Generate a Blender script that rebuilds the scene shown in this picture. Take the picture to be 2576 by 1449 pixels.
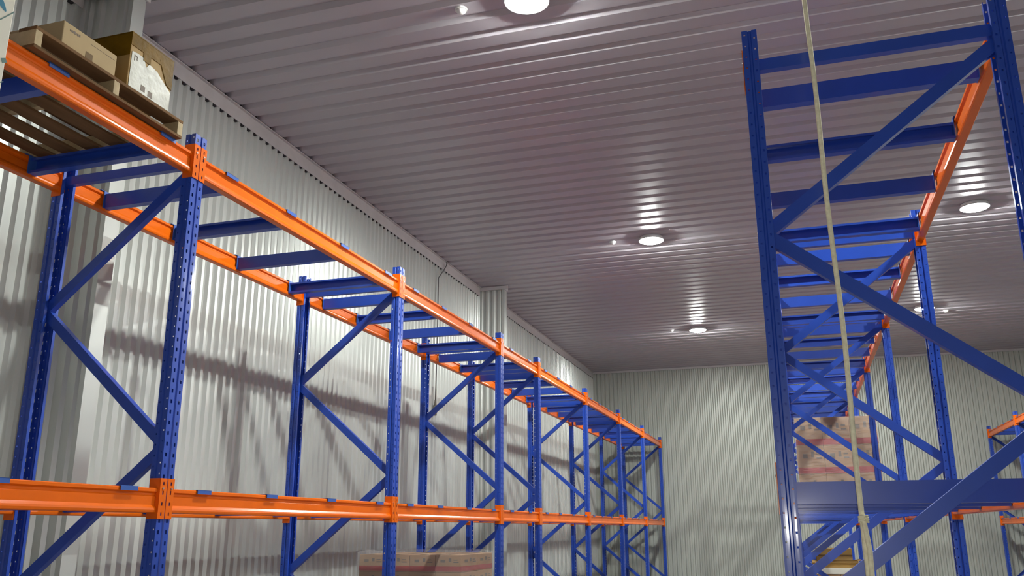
import bpy, bmesh, math, random
from mathutils import Vector, Matrix
random.seed(7)
sc = bpy.context.scene
for o in list(bpy.data.objects):
    bpy.data.objects.remove(o)
COL = sc.collection

# ------------------------------------------------------------------ camera
EYE = 1.6
F_PX = 2195.4
yaw, pitch, roll = 0.3084, 0.2698, -0.0025
fwd = Vector((-math.sin(yaw) * math.cos(pitch), math.cos(yaw) * math.cos(pitch), math.sin(pitch)))
r0 = Vector((math.cos(yaw), math.sin(yaw), 0))
u0 = r0.cross(fwd)
right = math.cos(roll) * r0 + math.sin(roll) * u0
up = -math.sin(roll) * r0 + math.cos(roll) * u0
cam_data = bpy.data.cameras.new('camera')
cam_data.sensor_width = 36.0
cam_data.lens = F_PX / 2576 * 36.0
cam_data.clip_end = 200
cam = bpy.data.objects.new('camera', cam_data)
COL.objects.link(cam)
m = Matrix((right, up, -fwd)).transposed().to_4x4()
m.translation = Vector((0, 0, EYE))
cam.matrix_world = m
sc.camera = cam

# ------------------------------------------------------------------ world, exposure
w = bpy.data.worlds.new('world')
sc.world = w
w.use_nodes = True
w.node_tree.nodes['Background'].inputs[0].default_value = (0.6, 0.62, 0.7, 1)
w.node_tree.nodes['Background'].inputs[1].default_value = 0.02
vs = sc.view_settings
sc.display_settings.display_device = 'sRGB'
vs.view_transform = 'Standard'
vs.look = 'None'
vs.gamma = 1.0
vs.use_curve_mapping = False
vs.exposure = 1.12
LAMP_STRENGTH = 930.0
# the phone's own small flash, fired at the camera
fl = bpy.data.lights.new('phone_flash', 'POINT')
fl.energy = 44.0
fl.shadow_soft_size = 0.012
fl.color = (1.0, 0.97, 0.93)
flo = bpy.data.objects.new('phone_flash', fl)
COL.objects.link(flo)
flo.location = (0.012, 0.0, EYE + 0.012)
sc.cycles.max_bounces = 8
sc.cycles.diffuse_bounces = 5
sc.cycles.glossy_bounces = 4
sc.cycles.transparent_max_bounces = 12
sc.cycles.sample_clamp_indirect = 4.0

# ------------------------------------------------------------------ measurements (metres)
WALL_X, FAR_Y, CEIL_Z = -4.916, 22.465, 5.604
RIGHT_X, BACK_Y = 5.9, -4.6
ZU, ZL = 3.631, 1.747          # centre heights of the two beam levels
POST_H = 3.81
BEAM_H = 0.125

# ------------------------------------------------------------------ materials
def new_mat(name):
    mt = bpy.data.materials.new(name)
    mt.use_nodes = True
    nt = mt.node_tree
    return mt, nt, nt.nodes['Principled BSDF']

def ramp(nt, fac, stops):
    n = nt.nodes.new('ShaderNodeValToRGB')
    cr = n.color_ramp
    while len(cr.elements) < len(stops):
        cr.elements.new(0.5)
    for e, (p, c) in zip(cr.elements, stops):
        e.position = p
        e.color = (*c, 1)
    nt.links.new(fac, n.inputs[0])
    return n.outputs[0]

def noise(nt, scale=5, detail=3, stretch=(1, 1, 1), rough=0.5):
    tc = nt.nodes.new('ShaderNodeTexCoord')
    mp = nt.nodes.new('ShaderNodeMapping')
    mp.inputs['Scale'].default_value = stretch
    n = nt.nodes.new('ShaderNodeTexNoise')
    n.inputs['Scale'].default_value = scale
    n.inputs['Detail'].default_value = detail
    n.inputs['Roughness'].default_value = rough
    nt.links.new(tc.outputs['Object'], mp.inputs[0])
    nt.links.new(mp.outputs[0], n.inputs['Vector'])
    return n.outputs['Fac']

def bump(nt, bs, fac, strength, dist):
    b = nt.nodes.new('ShaderNodeBump')
    b.inputs['Strength'].default_value = strength
    b.inputs['Distance'].default_value = dist
    nt.links.new(fac, b.inputs['Height'])
    nt.links.new(b.outputs[0], bs.inputs['Normal'])

def paint(name, c, rough=0.35, var=0.08, metal=0.0, spec=0.5, scale=6, coat=0.0, stretch=(1, 1, 1), bmp=None):
    mt, nt, bs = new_mat(name)
    d = tuple(max(0, x * (1 - var)) for x in c)
    l = tuple(min(1, x * (1 + var)) for x in c)
    f = noise(nt, scale, 4, stretch)
    nt.links.new(ramp(nt, f, [(0.3, d), (0.7, l)]), bs.inputs['Base Color'])
    bs.inputs['Roughness'].default_value = rough
    bs.inputs['Metallic'].default_value = metal
    bs.inputs['Specular IOR Level'].default_value = spec
    bs.inputs['Coat Weight'].default_value = coat
    bs.inputs['Coat Roughness'].default_value = 0.12
    if bmp:
        bump(nt, bs, noise(nt, bmp[0], 3, bmp[3] if len(bmp) > 3 else (1, 1, 1)), bmp[1], bmp[2])
    return mt

M = {}
M['blue'] = paint('blue_powder_coat', (0.022, 0.075, 0.46), 0.34, 0.06, spec=0.4, coat=0.25)
M['orange'] = paint('orange_powder_coat', (0.88, 0.155, 0.004), 0.26, 0.05, spec=0.27)
M['clip'] = paint('blue_clip_paint', (0.04, 0.12, 0.45), 0.35, 0.06)
M['wall'] = paint('painted_corrugated_steel', (0.62, 0.64, 0.61), 0.33, 0.05, metal=0.35, scale=1.2,
                  stretch=(1, 1, 0.25), bmp=(2.2, 0.35, 0.02, (1, 1, 0.35)))
M['wall_end'] = paint('end_wall_corrugated_steel', (0.52, 0.54, 0.49), 0.42, 0.05, metal=0.25, scale=1.2,
                      stretch=(1, 1, 0.25), bmp=(2.2, 0.2, 0.015, (1, 1, 0.35)))
M['ceil'] = paint('ceiling_corrugated_steel', (0.48, 0.45, 0.485), 0.36, 0.05, metal=0.25, scale=1.0,
                  stretch=(0.3, 1, 1), bmp=(2.0, 0.25, 0.01, (0.3, 1, 1)))
M['trim'] = paint('painted_trim', (0.58, 0.55, 0.55), 0.4, 0.05)
M['gap'] = paint('rib_gap_shade', (0.03, 0.025, 0.03), 0.9, 0.1)  # near-black that paints shade into the gaps at the rib ends
M['concrete'] = paint('concrete_floor', (0.2, 0.19, 0.19), 0.5, 0.15, scale=2)
M['wood'] = paint('pallet_wood', (0.19, 0.105, 0.05), 0.85, 0.3, spec=0.12, scale=9, stretch=(1.0, 0.12, 1.0), bmp=(30, 0.4, 0.004))
M['wood_end'] = paint('pallet_wood_end_grain', (0.52, 0.4, 0.23), 0.8, 0.15, scale=20)
M['kraft'] = paint('kraft_cardboard', (0.5, 0.375, 0.21), 0.85, 0.08, spec=0.2, scale=4)
M['kraft_b'] = paint('brown_cardboard', (0.40, 0.235, 0.12), 0.75, 0.12, scale=4)
M['kraft_y'] = paint('golden_kraft_cardboard', (0.38, 0.235, 0.075), 0.75, 0.12, scale=4)
M['carton_w'] = paint('white_carton_board', (0.86, 0.83, 0.70), 0.7, 0.04, scale=3)
M['redband'] = paint('red_printed_band', (0.38, 0.035, 0.03), 0.6, 0.15)
M['ink'] = paint('dark_print', (0.16, 0.12, 0.09), 0.7, 0.1)
M['tape_b'] = paint('brown_packing_tape', (0.17, 0.105, 0.045), 0.6, 0.1, spec=0.1)
M['tape_y'] = paint('amber_packing_tape', (0.17, 0.09, 0.005), 0.45, 0.25, scale=9, spec=0.03, bmp=(28, 0.35, 0.006))
M['label_w'] = paint('creased_white_plastic_sheet', (0.36, 0.34, 0.27), 0.4, 0.14, scale=14, spec=0.25, bmp=(14, 0.4, 0.008))
M['teal'] = paint('teal_print', (0.02, 0.22, 0.36), 0.6, 0.1)
M['teal_line'] = paint('grey_green_print', (0.12, 0.22, 0.2), 0.6, 0.1)
M['rope'] = paint('cream_rope', (0.93, 0.86, 0.62), 0.85, 0.12, scale=60, bmp=(160, 0.6, 0.003))
M['white_plastic'] = paint('white_plastic', (0.75, 0.75, 0.73), 0.4, 0.03)
M['lamp_metal'] = paint('lamp_housing_paint', (0.7, 0.7, 0.7), 0.35, 0.03)
M['cable'] = paint('grey_cable', (0.16, 0.15, 0.15), 0.6, 0.05)
M['brass'] = paint('dull_connector_metal', (0.2, 0.18, 0.15), 0.45, 0.1, metal=0.6)
M['steel'] = paint('zinc_bolt', (0.55, 0.55, 0.56), 0.3, 0.05, metal=0.9)

for nm, st in (('lamp', LAMP_STRENGTH), ('lamp_glow', 9.0)):
    mt, nt, bs = new_mat({'lamp': 'led_array', 'lamp_glow': 'lamp_diffuser_ring'}[nm])
    bs.inputs['Base Color'].default_value = (0.9, 0.9, 0.9, 1)
    bs.inputs['Emission Color'].default_value = (0.96, 1.0, 0.95, 1)
    bs.inputs['Emission Strength'].default_value = st
    M[nm] = mt

mt, nt, bs = new_mat('stretch_film')
bs.inputs['Base Color'].default_value = (0.85, 0.84, 0.85, 1)
bs.inputs['Roughness'].default_value = 0.16
bs.inputs['Alpha'].default_value = 0.09
bump(nt, bs, noise(nt, 7, 4, (1, 1, 3)), 0.8, 0.02)
M['film'] = mt

# ------------------------------------------------------------------ mesh helpers
class MB:
    def __init__(s):
        s.v, s.f = [], []
    def add(s, vs, fs):
        n = len(s.v)
        s.v += [tuple(v) for v in vs]
        s.f += [tuple(i + n for i in f) for f in fs]
        return s
    def box(s, x0, x1, y0, y1, z0, z1):
        return s.add([(x0, y0, z0), (x1, y0, z0), (x1, y1, z0), (x0, y1, z0), (x0, y0, z1), (x1, y0, z1), (x1, y1, z1), (x0, y1, z1)],
                     [(0, 3, 2, 1), (4, 5, 6, 7), (0, 1, 5, 4), (1, 2, 6, 5), (2, 3, 7, 6), (3, 0, 4, 7)])
    def obox(s, c, ax, ay, az):
        """box about centre c with half-extent vectors"""
        c, ax, ay, az = Vector(c), Vector(ax), Vector(ay), Vector(az)
        vs = [c + i * ax + j * ay + k * az for k in (-1, 1) for j in (-1, 1) for i in (-1, 1)]
        return s.add(vs, [(0, 2, 3, 1), (4, 5, 7, 6), (0, 1, 5, 4), (1, 3, 7, 5), (3, 2, 6, 7), (2, 0, 4, 6)])
    def extrude(s, prof, a, b, frame):
        """closed 2D profile swept from a to b; frame(p, q, t) -> xyz"""
        n = len(prof)
        vs = [frame(p, q, a) for p, q in prof] + [frame(p, q, b) for p, q in prof]
        fs = [(i, (i + 1) % n, n + (i + 1) % n, n + i) for i in range(n)]
        return s.add(vs, fs + [tuple(range(n))[::-1], tuple(range(n, 2 * n))])
    def cyl(s, c, r, z0, z1, n=20, r1=None):
        r1 = r if r1 is None else r1
        a = [2 * math.pi * i / n for i in range(n)]
        vs = [(c[0] + r * math.cos(t), c[1] + r * math.sin(t), z0) for t in a] + [(c[0] + r1 * math.cos(t), c[1] + r1 * math.sin(t), z1) for t in a]
        return s.add(vs, [(i, (i + 1) % n, n + (i + 1) % n, n + i) for i in range(n)] + [tuple(range(n))[::-1], tuple(range(n, 2 * n))])
    def tube(s, pts, r, n=8):
        pts = [Vector(p) for p in pts]
        rings = []
        for i, p in enumerate(pts):
            t = (pts[min(i + 1, len(pts) - 1)] - pts[max(i - 1, 0)]).normalized()
            a = t.cross(Vector((1, 0.13, 0.07))).normalized()
            b = t.cross(a)
            rr = r(i) if callable(r) else r
            rings.append([p + rr * (math.cos(2 * math.pi * k / n) * a + math.sin(2 * math.pi * k / n) * b) for k in range(n)])
        vs = [v for rg in rings for v in rg]
        fs = [(i * n + k, i * n + (k + 1) % n, (i + 1) * n + (k + 1) % n, (i + 1) * n + k) for i in range(len(pts) - 1) for k in range(n)]
        m_ = len(pts) - 1
        fs += [tuple(range(n))[::-1], tuple(m_ * n + k for k in range(n))]
        return s.add(vs, fs)
    def dome(s, c, r, h, n=20, k=5, down=True):
        vs, fs = [], []
        for j in range(k):
            t = math.pi / 2 * j / k
            for i in range(n):
                a = 2 * math.pi * i / n
                vs.append((c[0] + r * math.cos(t) * math.cos(a), c[1] + r * math.cos(t) * math.sin(a), c[2] - h * math.sin(t)))
        vs.append((c[0], c[1], c[2] - h))
        for j in range(k - 1):
            fs += [(j * n + i, j * n + (i + 1) % n, (j + 1) * n + (i + 1) % n, (j + 1) * n + i) for i in range(n)]
        fs += [((k - 1) * n + i, (k - 1) * n + (i + 1) % n, k * n) for i in range(n)]
        fs.append(tuple(range(n))[::-1])
        return s.add(vs, fs)
    def mesh(s, name, mat, smooth=False):
        me = bpy.data.meshes.new(name)
        me.from_pydata(s.v, [], s.f)
        bm = bmesh.new()
        bm.from_mesh(me)
        bmesh.ops.recalc_face_normals(bm, faces=bm.faces)
        bm.to_mesh(me)
        bm.free()
        if smooth:
            for p in me.polygons:
                p.use_smooth = True
        me.materials.append(M[mat] if isinstance(mat, str) else mat)
        return me
    def build(s, name, mat, parent=None, smooth=False, bevel=0):
        o = bpy.data.objects.new(name, s.mesh(name, mat, smooth))
        COL.objects.link(o)
        if parent:
            o.parent = parent
        if bevel:
            add_bevel(o, bevel)
        return o

def add_bevel(o, wd, seg=2):
    b = o.modifiers.new('bevel', 'BEVEL')
    b.width = wd
    b.segments = seg
    b.limit_method = 'ANGLE'

def link_mesh(name, me, parent, loc=(0, 0, 0), rotz=0.0):
    o = bpy.data.objects.new(name, me)
    COL.objects.link(o)
    o.parent = parent
    o.location = loc
    o.rotation_euler = (0, 0, rotz)
    return o

def tag(o, label, cat, group=None):
    o['label'] = label
    o['category'] = cat
    if group:
        o['group'] = group
    return o

def thing(name, label, cat, loc=(0, 0, 0), rotz=0.0, group=None):
    o = bpy.data.objects.new(name, None)
    o.empty_display_size = 0.1
    COL.objects.link(o)
    o.location = loc
    o.rotation_euler = (0, 0, rotz)
    return tag(o, label, cat, group)

def struct(name, mb, mat, parent=None):
    o = mb.build(name, mat, parent)
    o['kind'] = 'structure'
    return o

def copy_tree(o, parent=None):
    c = o.copy()
    COL.objects.link(c)
    c.parent = parent
    for ch in list(o.children):
        copy_tree(ch, c)
    return c

def strip_profile(line, t):
    """closed outline of a sheet of thickness t bent along an open 2D polyline"""
    pts = [Vector(p) for p in line]
    off = []
    for i, p in enumerate(pts):
        ns = []
        if i > 0:
            d = (p - pts[i - 1]).normalized(); ns.append(Vector((-d.y, d.x)))
        if i < len(pts) - 1:
            d = (pts[i + 1] - p).normalized(); ns.append(Vector((-d.y, d.x)))
        n = sum(ns, Vector((0, 0))).normalized()
        off.append(p + n * (t / max(0.35, n.dot(ns[0]))))
    return [tuple(p) for p in pts] + [tuple(p) for p in reversed(off)]

# ------------------------------------------------------------------ room shell
def corrugated(u0, u1, pitch, crest, slope, depth, back):
    """profile (u, d): d = 0 at the crests nearest the room, -depth in the valleys; flat back at -back"""
    prof, u = [], u0
    while u < u1 - 1e-6:
        prof += [(u, 0), (min(u + crest, u1), 0), (min(u + crest + slope, u1), -depth), (min(u + pitch - slope, u1), -depth)]
        u += pitch
    prof.append((u1, 0))
    return prof

def sheet_solid(prof, back, a, b, frame):
    mb = MB()
    n = len(prof)
    vs = [frame(p, q, a) for p, q in prof] + [frame(p, q, b) for p, q in prof]
    vs += [frame(p, -back, a) for p, q in prof] + [frame(p, -back, b) for p, q in prof]
    fs = []
    for i in range(n - 1):
        fs += [(i, i + 1, n + i + 1, n + i), (2 * n + i, 3 * n + i, 3 * n + i + 1, 2 * n + i + 1),
               (i, 2 * n + i, 2 * n + i + 1, i + 1), (n + i, n + i + 1, 3 * n + i + 1, 3 * n + i)]
    fs += [(0, n, 3 * n, 2 * n), (n - 1, 2 * n - 1 + 2 * n, 2 * n - 1 + n, n + n - 1)] if False else [(0, n, 3 * n, 2 * n), (n - 1, 3 * n - 1, 4 * n - 1, 2 * n - 1)]
    mb.add(vs, fs)
    return mb

WP = 0.11
struct('wall_left', sheet_solid(corrugated(BACK_Y, FAR_Y, WP, 0.034, 0.021, 0.026, 0.1), 0.12, 0, CEIL_Z + 0.05, lambda p, q, t: (WALL_X + q, p, t)), 'wall')
struct('wall_far', sheet_solid(corrugated(WALL_X, RIGHT_X, WP, 0.034, 0.021, 0.026, 0.1), 0.12, 0, CEIL_Z + 0.05, lambda p, q, t: (p, FAR_Y - q, t)), 'wall_end')
struct('wall_right', sheet_solid(corrugated(BACK_Y, FAR_Y, WP, 0.034, 0.021, 0.026, 0.1), 0.12, 0, CEIL_Z + 0.05, lambda p, q, t: (RIGHT_X - q, p, t)), 'wall')
struct('wall_back', sheet_solid(corrugated(WALL_X, RIGHT_X, WP, 0.034, 0.021, 0.026, 0.1), 0.12, 0, CEIL_Z + 0.05, lambda p, q, t: (p, BACK_Y + q, t)), 'wall')
struct('ceiling', sheet_solid(corrugated(5.62 - 0.258 * 40 + 0.02, FAR_Y + 0.05, 0.258, 0.155, 0.03, 0.04, 0.1), 0.14, WALL_X - 0.1, RIGHT_X + 0.1, lambda p, q, t: (t, p, CEIL_Z - q)), 'ceil')
struct('floor', MB().box(WALL_X - 0.1, RIGHT_X + 0.1, BACK_Y - 0.1, FAR_Y + 0.1, -0.15, 0.0), 'concrete')

def clad_column(y, n):
    """narrow fin-like column clad in the same corrugated sheet, standing against the left wall"""
    d, wd = 0.43, 0.13
    side = corrugated(0, d - 0.03, 0.11, 0.034, 0.021, 0.024, 0)
    line = [(WALL_X - 0.01 + p, y - q) for p, q in side] + [(WALL_X + d, y), (WALL_X + d, y + wd), (WALL_X - 0.01, y + wd)]
    mb = MB().extrude(line, 0, CEIL_Z - 0.002, lambda p, q, t: (p, q, t))
    o = struct('trim_%d' % n, mb, 'wall')
    return o
clad_column(4.65, 2)
clad_column(13.65, 3)
for n, y in ((6, 4.65), (7, 13.65)):
    # flat collar where a column meets the ceiling
    struct('trim_%d' % n, MB().box(WALL_X, WALL_X + 0.50, y - 0.035, y - 0.02, CEIL_Z - 0.06, CEIL_Z).box(WALL_X + 0.43, WALL_X + 0.445, y - 0.02, y + 0.16, CEIL_Z - 0.06, CEIL_Z), 'trim')
# flat cover strips along the wall tops; dark blocks stand in for shade in the rib ends
def cove(n, segs):
    mb = MB()
    for a, b in segs:
        mb.box(WALL_X + 0.002, WALL_X + 0.006, a, b, CEIL_Z - 0.15, CEIL_Z - 0.002)
        mb.box(WALL_X + 0.006, WALL_X + 0.035, a, b, CEIL_Z - 0.012, CEIL_Z - 0.004)
    struct('trim_%d' % n, mb, 'trim')
cove(1, [(BACK_Y, 4.60), (4.80, 13.60), (13.80, FAR_Y)])
struct('trim_4', MB().box(WALL_X, RIGHT_X, FAR_Y - 0.03, FAR_Y - 0.002, CEIL_Z - 0.05, CEIL_Z - 0.002), 'trim')
# black blocks behind the cover strip, painting the shade of the open rib gaps
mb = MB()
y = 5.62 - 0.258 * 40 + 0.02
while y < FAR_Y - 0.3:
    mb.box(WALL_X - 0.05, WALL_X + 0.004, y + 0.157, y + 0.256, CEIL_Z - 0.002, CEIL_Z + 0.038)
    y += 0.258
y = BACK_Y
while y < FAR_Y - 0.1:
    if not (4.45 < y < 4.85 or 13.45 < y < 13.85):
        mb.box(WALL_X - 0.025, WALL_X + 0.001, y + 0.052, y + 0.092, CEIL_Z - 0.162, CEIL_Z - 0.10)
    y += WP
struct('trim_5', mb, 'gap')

# ------------------------------------------------------------------ rack prototypes
HOLE_P = 0.056
def perforated_post():
    """omega section upright: face toward +X at x = 0, flanges run back to x = -0.066"""
    hw = 0.05
    half = [(0.0, 0.0, None), (0.0, 0.010, None)]
    # polyline (x, y) from one lip round to the other; segment kinds: s slot, h hole, None plain
    pts = [(-0.066, -0.032), (-0.066, -hw), (-0.043, -hw), (-0.038, -hw + 0.007), (-0.030, -hw + 0.007), (-0.025, -hw), (0, -hw),
           (0, -0.010), (-0.006, -0.006), (-0.006, 0.006), (0, 0.010),
           (0, hw), (-0.025, hw), (-0.030, hw - 0.007), (-0.038, hw - 0.007), (-0.043, hw), (-0.066, hw), (-0.066, 0.032)]
    kinds = [None, 'h', None, None, None, 'h2', 's', None, None, None, 's', 'h2', None, None, None, 'h', None]
    vs, fs, cache = [], [], {}
    def V(p):
        k = tuple(round(c, 5) for c in p)
        if k not in cache:
            cache[k] = len(vs)
            vs.append(k)
        return cache[k]
    nz = int(POST_H / HOLE_P)
    z0s = [i * HOLE_P for i in range(nz)]
    ztop = POST_H
    zs = []
    for z in z0s:
        zs += [z, z + 0.012, z + 0.022, z + 0.032, z + 0.040]
    zs += [nz * HOLE_P, ztop]
    for (a, b), kd in zip(zip(pts, pts[1:]), kinds):
        L = math.hypot(b[0] - a[0], b[1] - a[1])
        if kd == 's':
            us = [0, 0.5 - 0.0065 / L, 0.5 + 0.0065 / L, 1]
        elif kd:
            us = [0, 0.5 - 0.0038 / L, 0.5 + 0.0038 / L, 1]
        else:
            us = [0, 1]
        P = lambda t: (a[0] + (b[0] - a[0]) * t, a[1] + (b[1] - a[1]) * t)
        for i in range(len(zs) - 1):
            if zs[i + 1] - zs[i] < 1e-6:
                continue
            ph = i % 5
            for j in range(len(us) - 1):
                if i < 5 * nz and j == 1 and kd:
                    if kd == 's' and ph in (1, 2):
                        continue
                    if kd == 'h' and ph == 1:
                        continue
                    if kd == 'h2' and ph == 3:
                        continue
                q = [P(us[j]) + (zs[i],), P(us[j + 1]) + (zs[i],), P(us[j + 1]) + (zs[i + 1],), P(us[j]) + (zs[i + 1],)]
                fs.append(tuple(V(c) for c in q))
    me = bpy.data.meshes.new('upright')
    me.from_pydata(vs, [], fs)
    me.materials.append(M['blue'])
    return me
POST_ME = perforated_post()
FOOT_ME = MB().box(-0.1, 0.02, -0.065, 0.065, 0, 0.006).cyl((-0.085, 0.045), 0.009, 0.006, 0.02, 6).cyl((0.008, -0.05), 0.009, 0.006, 0.02, 6).mesh('base_plate', 'blue')

def brace_mesh(p, q, w=0.056, d=0.038, t=0.003):
    """channel from p to q in the x-z plane, web toward -y"""
    P, Q = Vector((p[0], 0, p[1])), Vector((q[0], 0, q[1]))
    ax = (Q - P).normalized()
    nx = Vector((-ax.z, 0, ax.x))
    prof = strip_profile([(-w / 2, d / 2), (-w / 2, -d / 2), (w / 2, -d / 2), (w / 2, d / 2)], t)
    L = (Q - P).length
    return MB().extrude(prof, 0, L, lambda a, b, s: P + ax * s + nx * a + Vector((0, b, 0)))

NODES = [3.60, 2.83, 2.03, 1.25, 0.46]
_frame_mesh = {}
def make_frame(label, xc, y, D, group, rotz=0.0):
    """upright frame: aisle-side post at +D/2, second post at -D/2, lattice between"""
    t = thing('upright_frame', label, 'rack frame', (xc, y, 0), rotz, group)
    for s in (1, -1):
        u = link_mesh('upright', POST_ME, t, (s * D / 2, 0, 0), 0 if s > 0 else math.pi)
        sd = u.modifiers.new('sheet', 'SOLIDIFY')
        sd.thickness = 0.0025
        sd.offset = 0
        link_mesh('base_plate', FOOT_ME, u)
    if D not in _frame_mesh:
        xr, xl = D / 2 - 0.045, -D / 2 + 0.045
        ms = [('horizontal_brace', brace_mesh((xl, 3.645), (xr, 3.645)).mesh('horizontal_brace', 'blue'))]
        for i in range(len(NODES) - 1):
            a, b = (xr, xl) if i % 2 == 0 else (xl, xr)
            ms.append(('diagonal_brace', brace_mesh((a, NODES[i] - 0.012), (b, NODES[i + 1] + 0.012)).mesh('diagonal_brace', 'blue')))
        ms.append(('horizontal_brace', brace_mesh((xl, 0.30), (xr, 0.30)).mesh('horizontal_brace', 'blue')))
        bolts = MB()
        for i, z in enumerate(NODES):
            x = (xr - 0.0) if i % 2 == 0 else xl
            bolts.add([(x + 0.008 * math.cos(k * math.pi / 3), yy, z + 0.008 * math.sin(k * math.pi / 3)) for yy in (-0.058, -0.046) for k in range(6)],
                      [(k, (k + 1) % 6, 6 + (k + 1) % 6, 6 + k) for k in range(6)] + [(5, 4, 3, 2, 1, 0), (6, 7, 8, 9, 10, 11)])
        _frame_mesh[D] = ms
    for nm, me in _frame_mesh[D]:
        link_mesh(nm, me, t)
    return t

def beam_profile():
    # (x, z): outer face x = 0, inner x = -0.05; a stepped lip above and a rounded rib below
    h = BEAM_H / 2
    o = [(-0.004, h), (0, h - 0.004), (0, h - 0.018), (-0.013, h - 0.026), (-0.013, h - 0.036), (-0.009, h - 0.042), (-0.009, -h + 0.040),
         (-0.005, -h + 0.034), (0, -h + 0.026), (0.002, -h + 0.016), (0, -h + 0.005), (-0.005, -h)]
    i = [(-0.05 - x, z) for x, z in o]
    return o + i[::-1]
BPROF = beam_profile()
_beam_me = {}
def beam_meshes(L):
    """beam lying along +y from 0 to L between post faces, outer face toward +x"""
    k = round(L, 3)
    if k not in _beam_me:
        body = MB().extrude(BPROF, 0.002, L - 0.002, lambda p, q, t: (p - 0.006, t, q)).mesh('rail', 'orange')
        def conn(s):
            # L-shaped end plate: leg on the post face (with slots) and leg against the post side
            mb = MB()
            y0, y1 = (-0.0475, 0.004) if s < 0 else (L - 0.004, L + 0.0475)
            zs = [-0.092, -0.075, -0.058, -0.025, -0.008, 0.03, 0.05, 0.078, 0.095, 0.113]
            ys = [y0, y0 + 0.021, y0 + 0.031, y1]
            vs, fs, c = [], [], {}
            def V(x, yy, z):
                kk = (round(x, 5), round(yy, 5), round(z, 5))
                if kk not in c:
                    c[kk] = len(vs); vs.append(kk)
                return c[kk]
            for x in (0.003, 0.0065):
                for i in range(len(zs) - 1):
                    for j in range(3):
                        if j == 1 and i % 2 == 1:
                            continue
                        fs.append((V(x, ys[j], zs[i]), V(x, ys[j + 1], zs[i]), V(x, ys[j + 1], zs[i + 1]), V(x, ys[j], zs[i + 1])))
            for yy in (y0, y1):
                for i in range(len(zs) - 1):
                    fs.append((V(0.003, yy, zs[i]), V(0.0065, yy, zs[i]), V(0.0065, yy, zs[i + 1]), V(0.003, yy, zs[i + 1])))
            for z in (zs[0], zs[-1]):
                for j in range(3):
                    fs.append((V(0.003, ys[j], z), V(0.0065, ys[j], z), V(0.0065, ys[j + 1], z), V(0.003, ys[j + 1], z)))
            mb.add(vs, fs)
            a, b = (0.0005, 0.004) if s < 0 else (L - 0.004, L - 0.0005)
            mb.box(-0.062, 0.0065, a, b, -0.092, 0.113)
            return mb.mesh('end_connector', 'orange')
        pins = []
        for s in (-1, 1):
            yy = -0.018 if s < 0 else L + 0.018
            pins.append(MB().add([(x, yy + 0.0055 * math.cos(q * math.pi / 4), 0.062 + 0.0055 * math.sin(q * math.pi / 4)) for x in (0.006, 0.011) for q in range(8)],
                                 [(q, (q + 1) % 8, 8 + (q + 1) % 8, 8 + q) for q in range(8)] + [tuple(range(8))[::-1], tuple(range(8, 16))]).mesh('locking_pin', 'steel'))
        _beam_me[k] = (body, conn(-1), conn(1), pins)
    return _beam_me[k]

def make_beam(label, x_face, ya, yb, z, outward, group):
    """outward = +1: outer face toward +x; -1: toward -x"""
    L = yb - ya - 0.102
    body, c0, c1, pins = beam_meshes(L)
    if outward > 0:
        t = thing('rack_rail', label, 'rack beam', (x_face, ya + 0.051, z), 0, group)
    else:
        t = thing('rack_rail', label, 'rack beam', (x_face, yb - 0.051, z), math.pi, group)
    link_mesh('rail', body, t)
    for c, p in ((c0, pins[0]), (c1, pins[1])):
        e = link_mesh('end_connector', c, t)
        link_mesh('locking_pin', p, e)
    return t

_bar_me = {}
def make_bar(label, xa, xb, y, z, flip, group):
    """pallet support bar spanning the two beams, channel web toward -y (flip: toward +y)"""
    L = round(xb - xa, 3)
    if L not in _bar_me:
        h = BEAM_H / 2
        prof = strip_profile([(0.040, h - 0.030), (0.040, h - 0.018), (0.0, h - 0.018), (0.0, h - 0.106), (0.045, h - 0.106), (0.045, h - 0.094)], -0.003)
        body = MB().extrude(prof, 0.0605, L - 0.0605, lambda p, q, t: (t, p - 0.02, q)).mesh('bar', 'blue')
        clips = []
        for s in (0, 1):
            f = (lambda x: x) if s == 0 else (lambda x: L - x)
            mb = MB()
            def bx(x0, x1, y0, y1, z0, z1):
                a, b = sorted((f(x0), f(x1)))
                mb.box(a, b, y0, y1, z0, z1)
            bx(-0.0025, 0.064, -0.06, 0.06, h + 0.0008, h + 0.0035)      # plate over the beam
            bx(-0.0025, 0.0005, -0.06, 0.06, h - 0.019, h + 0.0035)      # lip hooked over the outer edge
            bx(0.0600, 0.0640, -0.032, 0.036, h - 0.108, h + 0.0035)       # end plate against the inner face
            clips.append(mb.mesh('end_clip', 'clip'))
        _bar_me[L] = (body, clips)
    body, clips = _bar_me[L]
    t = thing('pallet_support_bar', label, 'rack support bar', (xa, y, z), 0, group)
    if flip:
        t.location = (xb, y, z)
        t.rotation_euler = (0, 0, math.pi)
    link_mesh('bar', body, t)
    for c in clips:
        link_mesh('end_clip', c, t)
    return t

ORD = ['first', 'second', 'third', 'fourth', 'fifth', 'sixth', 'seventh', 'eighth', 'ninth']

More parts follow.
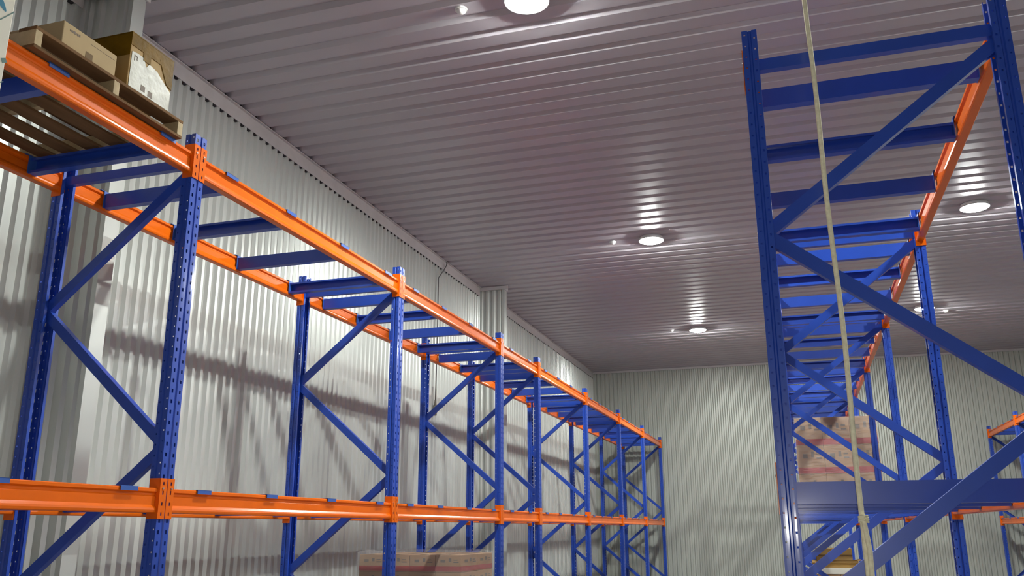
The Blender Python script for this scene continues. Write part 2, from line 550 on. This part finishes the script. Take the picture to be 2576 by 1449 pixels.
def build_rack(key, where, ys, x_lo, x_hi, rot, first_hidden, offs=(0.32, 1.0, 1.76, 2.53), skip_bars=()):
    D = x_hi - x_lo
    xc = (x_lo + x_hi) / 2
    n = len(ys)
    vis0 = 1 if first_hidden else 0
    for i, y in enumerate(ys):
        if first_hidden and i == 0:
            lab = 'blue upright frame of the %s, out of the picture at its near end' % where
        elif i == n - 1:
            lab = 'last blue upright frame of the %s, close to the far wall' % where
        elif i == vis0:
            lab = 'nearest blue perforated upright frame of the %s in view' % where
        else:
            lab = 'blue perforated upright frame, %s from the near end of the %s' % (ORD[i - vis0], where)
        make_frame(lab, xc, y, D, 'upright frames of the %s' % where, rot)
    for b in range(n - 1):
        bay = 'last bay' if b == n - 2 else ('nearest bay' if b == 0 else '%s bay' % ORD[b])
        for lev, z in (('upper', ZU), ('lower', ZL)):
            for side in (1, -1):
                if where == 'left wall rack':
                    sd = 'aisle side' if side > 0 else 'wall side'
                elif where == 'right wall rack':
                    sd = 'wall side' if side > 0 else 'aisle side'
                else:
                    sd = 'right side' if side > 0 else 'left side'
                make_beam('orange %s beam on the %s of the %s of the %s' % (lev, sd, bay, where),
                          x_hi if side > 0 else x_lo, ys[b], ys[b + 1], z, side, 'orange beams of the %s' % where)
            span = ys[b + 1] - ys[b]
            os_ = offs if span > 2 else (0.38, 1.12)
            for k, of in enumerate(os_):
                if (b, k, lev) in skip_bars:
                    continue
                if span > 2:
                    of = of * span / 2.8
                make_bar('%s blue support bar across the %s level, %s, %s' % (ORD[k], lev, bay, where),
                         x_lo, x_hi, ys[b] + of, z, k % 2 == 1, 'support bars of the %s' % where)

LEFT_Y = [1.1, 3.90, 6.69, 9.47, 11.04, 13.85, 16.66, 19.42, 22.08]
LX0, LX1 = -4.135, -3.140
build_rack('L', 'left wall rack', LEFT_Y, LX0, LX1, 0, True)
MID_Y = [3.77, 6.56, 9.34, 12.05, 14.70, 17.40, 20.15]
MX0, MX1 = -0.072, 1.010
build_rack('M', 'middle rack', MID_Y, MX0, MX1, 0, False)
RW_Y = [16.66, 19.42, 22.08]
RX0, RX1 = 4.17, 5.17
build_rack('R', 'right wall rack', RW_Y, RX0, RX1, math.pi, True)

# ------------------------------------------------------------------ ceiling lamps and sensors
def make_lamp(label, x, y):
    t = thing('ceiling_lamp', label, 'ceiling lamp', (x, y, CEIL_Z), 0, 'round ceiling lamps')
    MB().cyl((0, 0), 0.172, -0.045, -0.001, 32, 0.16).build('lamp_housing', 'lamp_metal', t, True)
    MB().cyl((0, 0), 0.176, -0.052, -0.045, 32).build('lamp_rim', 'lamp_metal', t)
    MB().dome((0, 0, -0.052), 0.172, 0.018, 24, 4).build('lamp_diffuser', 'lamp_glow', t, True)
    MB().cyl((0, 0), 0.092, -0.078, -0.069, 24).build('led_array', 'lamp', t)
    return t
LAMPS = [('nearest glowing ceiling lamp, cut off by the top edge of the picture', -1.69, 5.70),
         ('glowing ceiling lamp over the left aisle, second from the near end', -1.69, 11.84),
         ('glowing ceiling lamp over the left aisle, farthest and smallest there', -1.69, 17.95),
         ('glowing ceiling lamp at the right edge, right of the middle rack', 2.46, 11.80),
         ('glowing ceiling lamp behind the diagonal brace of the middle rack', 2.540, 17.411),
         ('ceiling lamp out of view right of the picture, right row', 2.46, 5.70)]
for l, x, y in LAMPS:
    make_lamp(l, x, y)
def make_ceiling_dome(label, x, y):  # small white dome on a round base, set beside a lamp
    t = thing('ceiling_sensor', label, 'smoke detector', (x, y, CEIL_Z), 0, 'ceiling sensors')
    MB().cyl((0, 0), 0.05, -0.014, 0, 20).build('dome_base', 'white_plastic', t)
    MB().dome((0, 0, -0.014), 0.042, 0.03, 20, 4).build('dome_head', 'white_plastic', t, True)
make_ceiling_dome('small white round dome beside the nearest ceiling lamp', -2.24, 5.71)
make_ceiling_dome('small white dome left of the second left-row ceiling lamp', -2.25, 11.86)
make_ceiling_dome('tiny white dome left of the farthest left-row ceiling lamp', -2.23, 17.97)
make_ceiling_dome('small white dome right of the far lamp behind the middle rack', 2.98, 17.9)

# ------------------------------------------------------------------ cable drop on the left wall
t = thing('hanging_cable', 'thin grey cable hanging down the left wall with a connector at its end', 'cable', (-4.88, 11.68, 3.25))
MB().tube([(-0.0, 0.32, 2.345), (0.005, 0.30, 2.28), (0.01, 0.16, 2.15), (0.0, 0.0, 2.0), (0.0, 0.0, 1.0), (0.0, -0.02, 0.15)], 0.008, 6).build('cable', 'cable', t, True)
pl = MB().cyl((0, -0.02), 0.02, 0.08, 0.16, 10, 0.012).cyl((0, -0.02), 0.032, 0.0, 0.08, 10).cyl((0, -0.02), 0.02, -0.07, 0.0, 10, 0.03).box(-0.012, 0.012, -0.075, 0.035, 0.02, 0.06)
pl.build('cable_connector', 'brass', t)

# ------------------------------------------------------------------ rope in front of the middle rack
t = thing('hanging_rope', 'cream rope hanging from the ceiling in front of the middle rack', 'rope', (0.21, 3.5, 1.05))
pts = []
for i in range(46):
    z = i / 45 * (CEIL_Z - 1.05 - 0.01)
    pts.append((0.006 * math.sin(z * 1.7) + 0.003 * math.sin(z * 6.1), 0.004 * math.sin(z * 2.3 + 1), z))
MB().tube(pts, lambda i: 0.0098, 10).build('rope_strand', 'rope', t, True)
# loose doubled end lashed on lower down
tail = [(0.004 + 0.016 * math.sin(min(1, s) * 1.5), -0.012, 0.58 - 0.03 * s * 19) for s in [k / 19 for k in range(20)]]
tail = [(0.006 + 0.014 * min(1, k / 4) - 0.01 * (k / 19), -0.010, 0.60 - 0.6 * k / 19) for k in range(20)]
MB().tube(tail, 0.009, 10).build('rope_tail', 'rope', t, True)
kn = []
for k in range(40):
    a = k / 40 * 6 * math.pi
    kn.append((0.008 + 0.016 * math.cos(a), -0.005 + 0.013 * math.sin(a), 0.572 + 0.022 * k / 40))
MB().tube(kn, 0.004, 6).build('rope_knot', 'rope', t, True)

# ------------------------------------------------------------------ pallets
def make_pallet(label, loc, size, along_y=True, group=None, rotz=0.0, n_top=7, n_bot=4, fill=0.72):
    """stringer pallet; size = (x, y); stringers run along x, boards along y; height 0.108"""
    sx, sy = size
    t = thing('wooden_pallet', label, 'pallet', loc, rotz, group)
    for y in (0.02, sy / 2, sy - 0.02):
        MB().box(0, sx, y - 0.02, y + 0.02, 0.016, 0.09).build('stringer', 'wood_end', t, bevel=0.002)
    wb = sx / n_top * fill
    for i in range(n_top):
        x = (sx - wb) * i / (n_top - 1)
        MB().box(x, x + wb, 0, sy, 0.0905, 0.108).build('deck_board', 'wood', t, bevel=0.002)
    for i in range(n_bot):
        x = (sx - wb) * i / (n_bot - 1)
        MB().box(x, x + wb, 0, sy, 0.0, 0.0155).build('bottom_board', 'wood', t, bevel=0.002)
    return t

# ------------------------------------------------------------------ goods on the upper left level
BT = ZU + BEAM_H / 2 + 0.0045
PX1 = -3.105
make_pallet('worn wooden pallet with two cartons on the upper beams at top left', (PX1 - 1.12, 2.672, BT), (1.12, 1.02), n_top=7, n_bot=7, fill=0.64)
PT = BT + 0.109
def carton(label, x0, x1, y0, y1, z0, z1, mat, group=None, name='carton'):
    t = MB().box(x0, x1, y0, y1, z0, z1)
    cx, cy = (x0 + x1) / 2, (y0 + y1) / 2
    t.v = [(a - cx, b - cy, c - z0) for a, b, c in t.v]
    o = t.build(name, mat)
    o.location = (cx, cy, z0)
    add_bevel(o, 0.004)
    return tag(o, label, 'cardboard box', group)

def on(o, mb, name, mat, label=None):
    """part given in world coordinates, re-based on its thing"""
    l = o.location
    mb.v = [(a - l.x, b - l.y, c - l.z) for a, b, c in mb.v]
    p = mb.build(name, mat, o)
    if label:
        p['label'] = label
    return p

# carton A: low, plain
ax0, ax1, ay0, ay1, az0, az1 = -3.62, -3.150, 2.855, 3.205, PT, PT + 0.145
A = carton('low tan carton with brown tape on the upper left pallet', ax0, ax1, ay0, ay1, az0, az1, 'kraft')
on(A, MB().box(ax1, ax1 + 0.0012, 3.005, 3.05, az0 + 0.004, az0 + 0.062).box(ax0, ax1, 3.005, 3.05, az1, az1 + 0.001), 'packing_tape', 'tape_b', 'brown tape strip over the seam')
pm = MB()
yy = 2.895
for k, wd in enumerate((0.009, 0.008, 0.010, 0.006, 0.009, 0.007)):
    pm.box(ax1, ax1 + 0.001, yy, yy + wd, az0 + 0.108 + 0.001 * (k % 2), az0 + 0.118 + 0.002 * (k % 3))
    yy += wd + 0.003
pm.box(ax1, ax1 + 0.001, 3.03, 3.19, az0 + 0.112, az0 + 0.1135)
on(A, pm, 'printed_lettering', 'ink', 'small faded dark lettering')
# carton B: tall, taped and wrapped
bx0, bx1, by0, by1, bz0, bz1 = -3.50, -3.125, 3.262, 3.588, PT, PT + 0.315
B_ = carton('tall carton wrapped in amber tape and white plastic on the upper left pallet', bx0, bx1, by0, by1, bz0, bz1, 'kraft_y')
lm = MB()
top = []
N = 14
for k in range(N + 1):
    f_ = k / N
    e = 0.205 + 0.012 * math.sin(7 * f_ + 0.4) - (0.095 * max(0, f_ - 0.62) / 0.38 if f_ > 0.62 else 0) - (0.035 if 0.3 < f_ < 0.42 else 0)
    top.append((by0 + 0.012 + f_ * (by1 - by0 - 0.016), bz0 + e))
poly = [(by0 + 0.012, bz0 + 0.012), (by1 - 0.004, bz0 + 0.012)] + top[::-1]
lm.extrude(poly, bx1 + 0.0006, bx1 + 0.0022, lambda p, q, t: (t, p, q))
on(B_, lm, 'plastic_sheet', 'label_w', 'creased white plastic sheet')
tm = MB()
tm.box(bx0, bx1 + 0.004, by0 - 0.002, by1 + 0.002, bz1 - 0.002, bz1 + 0.004)
tm.box(bx1 + 0.0002, bx1 + 0.0032, by0 - 0.001, by1 + 0.001, bz1 - 0.07, bz1)
tm.box(bx1 + 0.0002, bx1 + 0.0034, by0 + 0.095, by0 + 0.15, bz1 - 0.115, bz1 - 0.04)
tm.extrude([(by1 - 0.11, bz1 - 0.045), (by1 + 0.001, bz1 - 0.045), (by1 + 0.001, bz0 + 0.14), (by1 - 0.04, bz0 + 0.15)], bx1 + 0.0002, bx1 + 0.0036, lambda p, q, t: (t, p, q))
tm.box(bx0, bx1 + 0.001, by0 - 0.002, by0, bz1 - 0.13, bz1)
on(B_, tm, 'packing_tape', 'tape_y', 'glossy amber tape over the top edges')
sm = MB()
for a, b in ((0.10, 0.028), (0.155, 0.02)):
    sm.box(bx1 + 0.0022, bx1 + 0.003, by0 + a, by0 + a + 0.032, bz0 + b, bz0 + b + 0.032)
sm.box(bx1 + 0.0022, bx1 + 0.003, by0 + 0.03, by0 + 0.036, bz0 + 0.165, bz0 + 0.20).box(bx1 + 0.0022, bx1 + 0.003, by0 + 0.036, by0 + 0.055, bz0 + 0.192, bz0 + 0.198).box(bx1 + 0.0022, bx1 + 0.003, by0 + 0.049, by0 + 0.055, bz0 + 0.175, bz0 + 0.198)
on(B_, sm, 'printed_marks', 'ink', 'small square dark print marks')

# ------------------------------------------------------------------ tall stack of white cartons at the left edge
WX1, WY1 = -2.437, 2.0        # aisle face and far edge of the stack
WX0, WY0 = -3.03, 1.28
make_pallet('wooden pallet on the aisle floor under the tall white carton stack', (WX0, WY0, 0), (WX1 - WX0, WY1 - WY0), n_top=5, n_bot=3)
WH = 0.5645
for k in range(6):
    z = 0.110 + k * (WH + 0.001)
    lab = 'white carton hidden below in the tall stack at the left edge'
    if k == 5:
        lab = 'white carton with teal print, topmost of the stack at the left picture edge'
    o = MB().box(-(WX1 - WX0) / 2, (WX1 - WX0) / 2, -(WY1 - WY0) / 2, (WY1 - WY0) / 2, 0, WH).build('white_carton', 'carton_w')
    o.location = ((WX0 + WX1) / 2, (WY0 + WY1) / 2, z)
    add_bevel(o, 0.004)
    tag(o, lab, 'cardboard box', 'white cartons of the tall stack')
    MB().box(-(WX1 - WX0) / 2, (WX1 - WX0) / 2, -0.03, 0.03, WH - 0.0005, WH + 0.0006).build('packing_tape', 'tape_b', o)
    # printing on the aisle face: a leaf-like logo and slanting rules
    hx = (WX1 - WX0) / 2
    cy = (WY0 + WY1) / 2
    lg = MB()
    def leaf(y, zz, L, wd, a):
        pts = []
        for i in range(18):
            t_ = 2 * math.pi * i / 18
            u_, v_ = L * math.cos(t_), wd * math.sin(t_) * (1 - 0.35 * math.cos(t_))
            pts.append((y - cy + u_ * math.cos(a) - v_ * math.sin(a), zz - 2.9375 + u_ * math.sin(a) + v_ * math.cos(a)))
        lg.extrude(pts, hx - 0.0004, hx + 0.0009, lambda p, q, t: (t, p, q))
    leaf(1.944, 3.330, 0.036, 0.013, -0.75)
    leaf(1.905, 3.345, 0.040, 0.014, -0.75)
    leaf(1.915, 3.300, 0.030, 0.008, -0.65)
    leaf(1.870, 3.320, 0.036, 0.012, -0.8)
    lg.build('printed_logo', 'teal', o)['label'] = 'teal leaf-like printed lettering'
    ln = MB()
    def rule(y0, z0, y1, z1, wd):
        d = Vector((y1 - y0, z1 - z0)).normalized() * wd / 2
        n = (-d.y, d.x)
        q = [(y0 - n[0], z0 - n[1]), (y1 - n[0], z1 - n[1]), (y1 + n[0], z1 + n[1]), (y0 + n[0], z0 + n[1])]
        ln.extrude([(p - cy, r - 2.9375) for p, r in q], hx - 0.0004, hx + 0.0008, lambda p, q_, t: (t, p, q_))
    rule(1.915, 3.219, 2.000, 3.322, 0.004)
    rule(1.966, 3.029, 2.004, 3.059, 0.0035)
    rule(1.989, 3.140, 1.997, 3.126, 0.02)
    ln.build('printed_rules', 'teal_line', o)

# ------------------------------------------------------------------ wrapped carton loads
def carton_proto(sx, sy, sz, mat, band, name, marks=True):
    """carton with origin at the middle of its base"""
    o = MB().box(-sx / 2, sx / 2, -sy / 2, sy / 2, 0, sz).build(name, mat)
    add_bevel(o, 0.004)
    b = MB().box(-sx / 2 - 0.0008, sx / 2 + 0.0008, -sy / 2 - 0.0008, sy / 2 + 0.0008, sz * band[0], sz * band[1]).build('printed_band', 'redband', o)
    if marks:
        mk = MB()
        e = 0.0012
        for a, c, wd, hh in ((-0.3, 0.62, 0.18, 0.16), (0.02, 0.66, 0.1, 0.2), (0.2, 0.6, 0.2, 0.06), (0.2, 0.74, 0.16, 0.05)):
            mk.box(a * sx, (a + wd) * sx, -sy / 2 - e, -sy / 2, (c - 0.06) * sz, (c - 0.06 + hh) * sz)
            mk.box(sx / 2, sx / 2 + e, a * sy, (a + wd) * sy, (c - 0.06) * sz, (c - 0.06 + hh) * sz)
        mk.build('printed_marks', 'ink', o)
    t = MB().box(-0.025, 0.025, -sy / 2 - 0.001, sy / 2 + 0.001, sz - 0.0005, sz + 0.0008).build('packing_tape', 'tape_b', o)
    return o

def film(label, x0, x1, y0, y1, z0, z1, seed):
    """thin stretch film wrapped round a load, sagging a little"""
    rnd = random.Random(seed)
    n, k = 6, 7
    ring = []
    for i in range(n): ring.append((x0 + (x1 - x0) * i / n, y0))
    for i in range(n): ring.append((x1, y0 + (y1 - y0) * i / n))
    for i in range(n): ring.append((x1 - (x1 - x0) * i / n, y1))
    for i in range(n): ring.append((x0, y1 - (y1 - y0) * i / n))
    R = len(ring)
    vs, fs = [], []
    for j in range(k):
        z = z0 + (z1 - z0) * j / (k - 1)
        for a, b in ring:
            vs.append((a + rnd.uniform(0, 0.006) * (1 if a > (x0 + x1) / 2 else -1), b + rnd.uniform(0, 0.006) * (1 if b > (y0 + y1) / 2 else -1),
                       z + (rnd.uniform(-0.012, 0.012) if j == k - 1 else 0)))
    for j in range(k - 1):
        fs += [(j * R + i, j * R + (i + 1) % R, (j + 1) * R + (i + 1) % R, (j + 1) * R + i) for i in range(R)]
    o = MB().add(vs, fs).build('stretch_film', 'film')
    c = Vector(((x0 + x1) / 2, (y0 + y1) / 2, z0))
    for v in o.data.vertices:
        v.co -= c
    o.location = c
    s_ = o.modifiers.new('sheet', 'SOLIDIFY')
    s_.thickness = 0.0006
    return tag(o, label, 'plastic wrap')

def carton_load(proto, x0, y0, z0, nx, ny, nz, size, label_of, group):
    sx, sy, sz = size
    first = True
    for k in range(nz):
        for j in range(ny):
            for i in range(nx):
                o = proto if first else copy_tree(proto)
                first = False
                o.location = (x0 + (i + 0.5) * sx + random.uniform(-0.0006, 0.0006), y0 + (j + 0.5) * sy + random.uniform(-0.0006, 0.0006), z0 + k * (sz + 0.001))
                tag(o, label_of(i, j, k), 'cardboard box', group)

# left load: inside the left rack, low down
LPX0, LPX1, LPY = -4.12, -3.05, 8.0
make_pallet('wooden pallet on the floor under the wrapped load in the left wall rack', (LPX0, LPY, 0), (LPX1 - LPX0, 0.90), n_top=6, n_bot=3)
szl = ((LPX1 - LPX0 - 0.01) / 4, 0.445, 0.1565)
COLN = ['leftmost', 'second', 'third', 'rightmost']
def lab_left(i, j, k):
    row = 'front' if j == 0 else 'back'
    if k == 7:
        return '%s brown carton of the %s top row, low load in the left wall rack' % (COLN[i], row)
    if k == 6:
        return '%s brown carton of the %s row under the top one, left wall rack load' % (COLN[i], row)
    return 'brown carton hidden lower in the wrapped load of the left wall rack'
pr_l = carton_proto(szl[0] - 0.003, szl[1] - 0.003, szl[2], 'kraft_b', (0.05, 0.34), 'carton')
carton_load(pr_l, LPX0 + 0.005, LPY + 0.005, 0.110, 4, 2, 8, szl, lab_left, 'cartons in the left wall rack load')
film('clear stretch film around the low carton load in the left wall rack', LPX0 - 0.004, LPX1 + 0.004, LPY - 0.004, LPY + 0.904, 0.02, 1.40, 3)

# upper load of the middle rack, on the lower beams
RPX0, RPY = 0.03, 12.62
BTL = ZL + BEAM_H / 2 + 0.0045
make_pallet('wooden pallet on the lower beams under the wrapped load in the middle rack', (RPX0, RPY, BTL), (1.05, 0.94), n_top=6, n_bot=5)
szr = (0.348, 0.465, 0.377)
COL3 = ['left', 'middle', 'right']
ROW3 = ['bottom', 'middle', 'top']
def lab_right(i, j, k):
    return '%s brown carton, %s row, %s half of the red-banded load in middle rack' % (COL3[i], ROW3[k], 'front' if j == 0 else 'back')
pr_r = carton_proto(szr[0] - 0.003, szr[1] - 0.003, szr[2], 'kraft_b', (0.03, 0.24), 'carton')
carton_load(pr_r, RPX0 + 0.003, RPY + 0.005, BTL + 0.110, 3, 2, 3, szr, lab_right, 'red-banded cartons in the middle rack')
film('clear stretch film around the red-banded load in the middle rack', RPX0 - 0.004, RPX0 + 1.054, RPY - 0.004, RPY + 0.944, BTL + 0.02, BTL + 1.25, 5)

# floor load of the middle rack
FX0, FY = 0.05, 12.3
make_pallet('wooden pallet on the floor under the low load in the middle rack', (FX0, FY, 0), (0.75, 0.95), n_top=5, n_bot=3)
szf = (0.37, 0.47, 0.31)
def lab_floor(i, j, k):
    return '%s brown carton, %s layer, %s row of the floor load in middle rack' % (['left', 'right'][i], ROW3[k], 'front' if j == 0 else 'back')
pr_f = carton_proto(szf[0] - 0.003, szf[1] - 0.003, szf[2], 'kraft_b', (0.05, 0.22), 'carton')
carton_load(pr_f, FX0 + 0.005, FY + 0.005, 0.110, 2, 2, 3, szf, lab_floor, 'cartons of the floor load in the middle rack')
zt = 0.110 + 3 * 0.311 + 0.002
t = thing('cardboard_tray', 'shallow cream cardboard tray topping the floor load in the middle rack', 'cardboard tray', (FX0, FY, zt))
MB().box(0.0, 0.76, 0.0, 0.95, 0, 0.006).build('tray_base', 'carton_w', t)
for x0, x1, y0, y1 in ((0, 0.76, 0, 0.006), (0, 0.76, 0.944, 0.95), (0, 0.006, 0.006, 0.944), (0.754, 0.76, 0.006, 0.944)):
    MB().box(x0, x1, y0, y1, 0.006, 0.075).build('tray_wall', 'carton_w', t)
def open_carton(label, x0, x1, y0, y1, z0, z1, mat, flap):
    """carton with open top flaps"""
    t = thing('open_carton', label, 'cardboard box', (x0, y0, z0))
    a, b, h = x1 - x0, y1 - y0, z1 - z0
    e = 0.005
    MB().box(0, a, 0, b, 0, e).box(0, a, 0, e, e, h).box(0, a, b - e, b, e, h).box(0, e, e, b - e, e, h).box(a - e, a, e, b - e, e, h).build('carton_body', mat, t)
    MB().obox((a / 2, -flap * 0.42, h - flap * 0.22), (a / 2, 0, 0), (0, flap * 0.45, flap * 0.24), (0, -0.001, 0.002)).build('flap', mat, t)
    MB().obox((a + flap * 0.45, b / 2, h + flap * 0.1), (flap * 0.45, 0, flap * 0.1), (0, b / 2, 0), (-0.0005, 0, 0.002)).build('flap', mat, t)
    MB().obox((-flap * 0.4, b / 2, h + flap * 0.2), (flap * 0.42, 0, -flap * 0.2), (0, b / 2, 0), (0.0008, 0, 0.002)).build('flap', mat, t)
    return t
open_carton('flat golden carton lying in the cream tray of the middle rack floor load', 0.10, 0.66, 12.45, 12.95, zt + 0.008, zt + 0.155, 'kraft_y', 0.05)
o = carton('golden kraft carton on top of the flat one, middle rack floor load', 0.16, 0.60, 12.50, 12.90, zt + 0.190, zt + 0.34, 'kraft_y')
o.location.z = zt + 0.157
on(o, MB().box(0.16, 0.60, 12.4985, 12.50, zt + 0.157 + 0.06, zt + 0.157 + 0.072), 'packing_tape', 'tape_b')
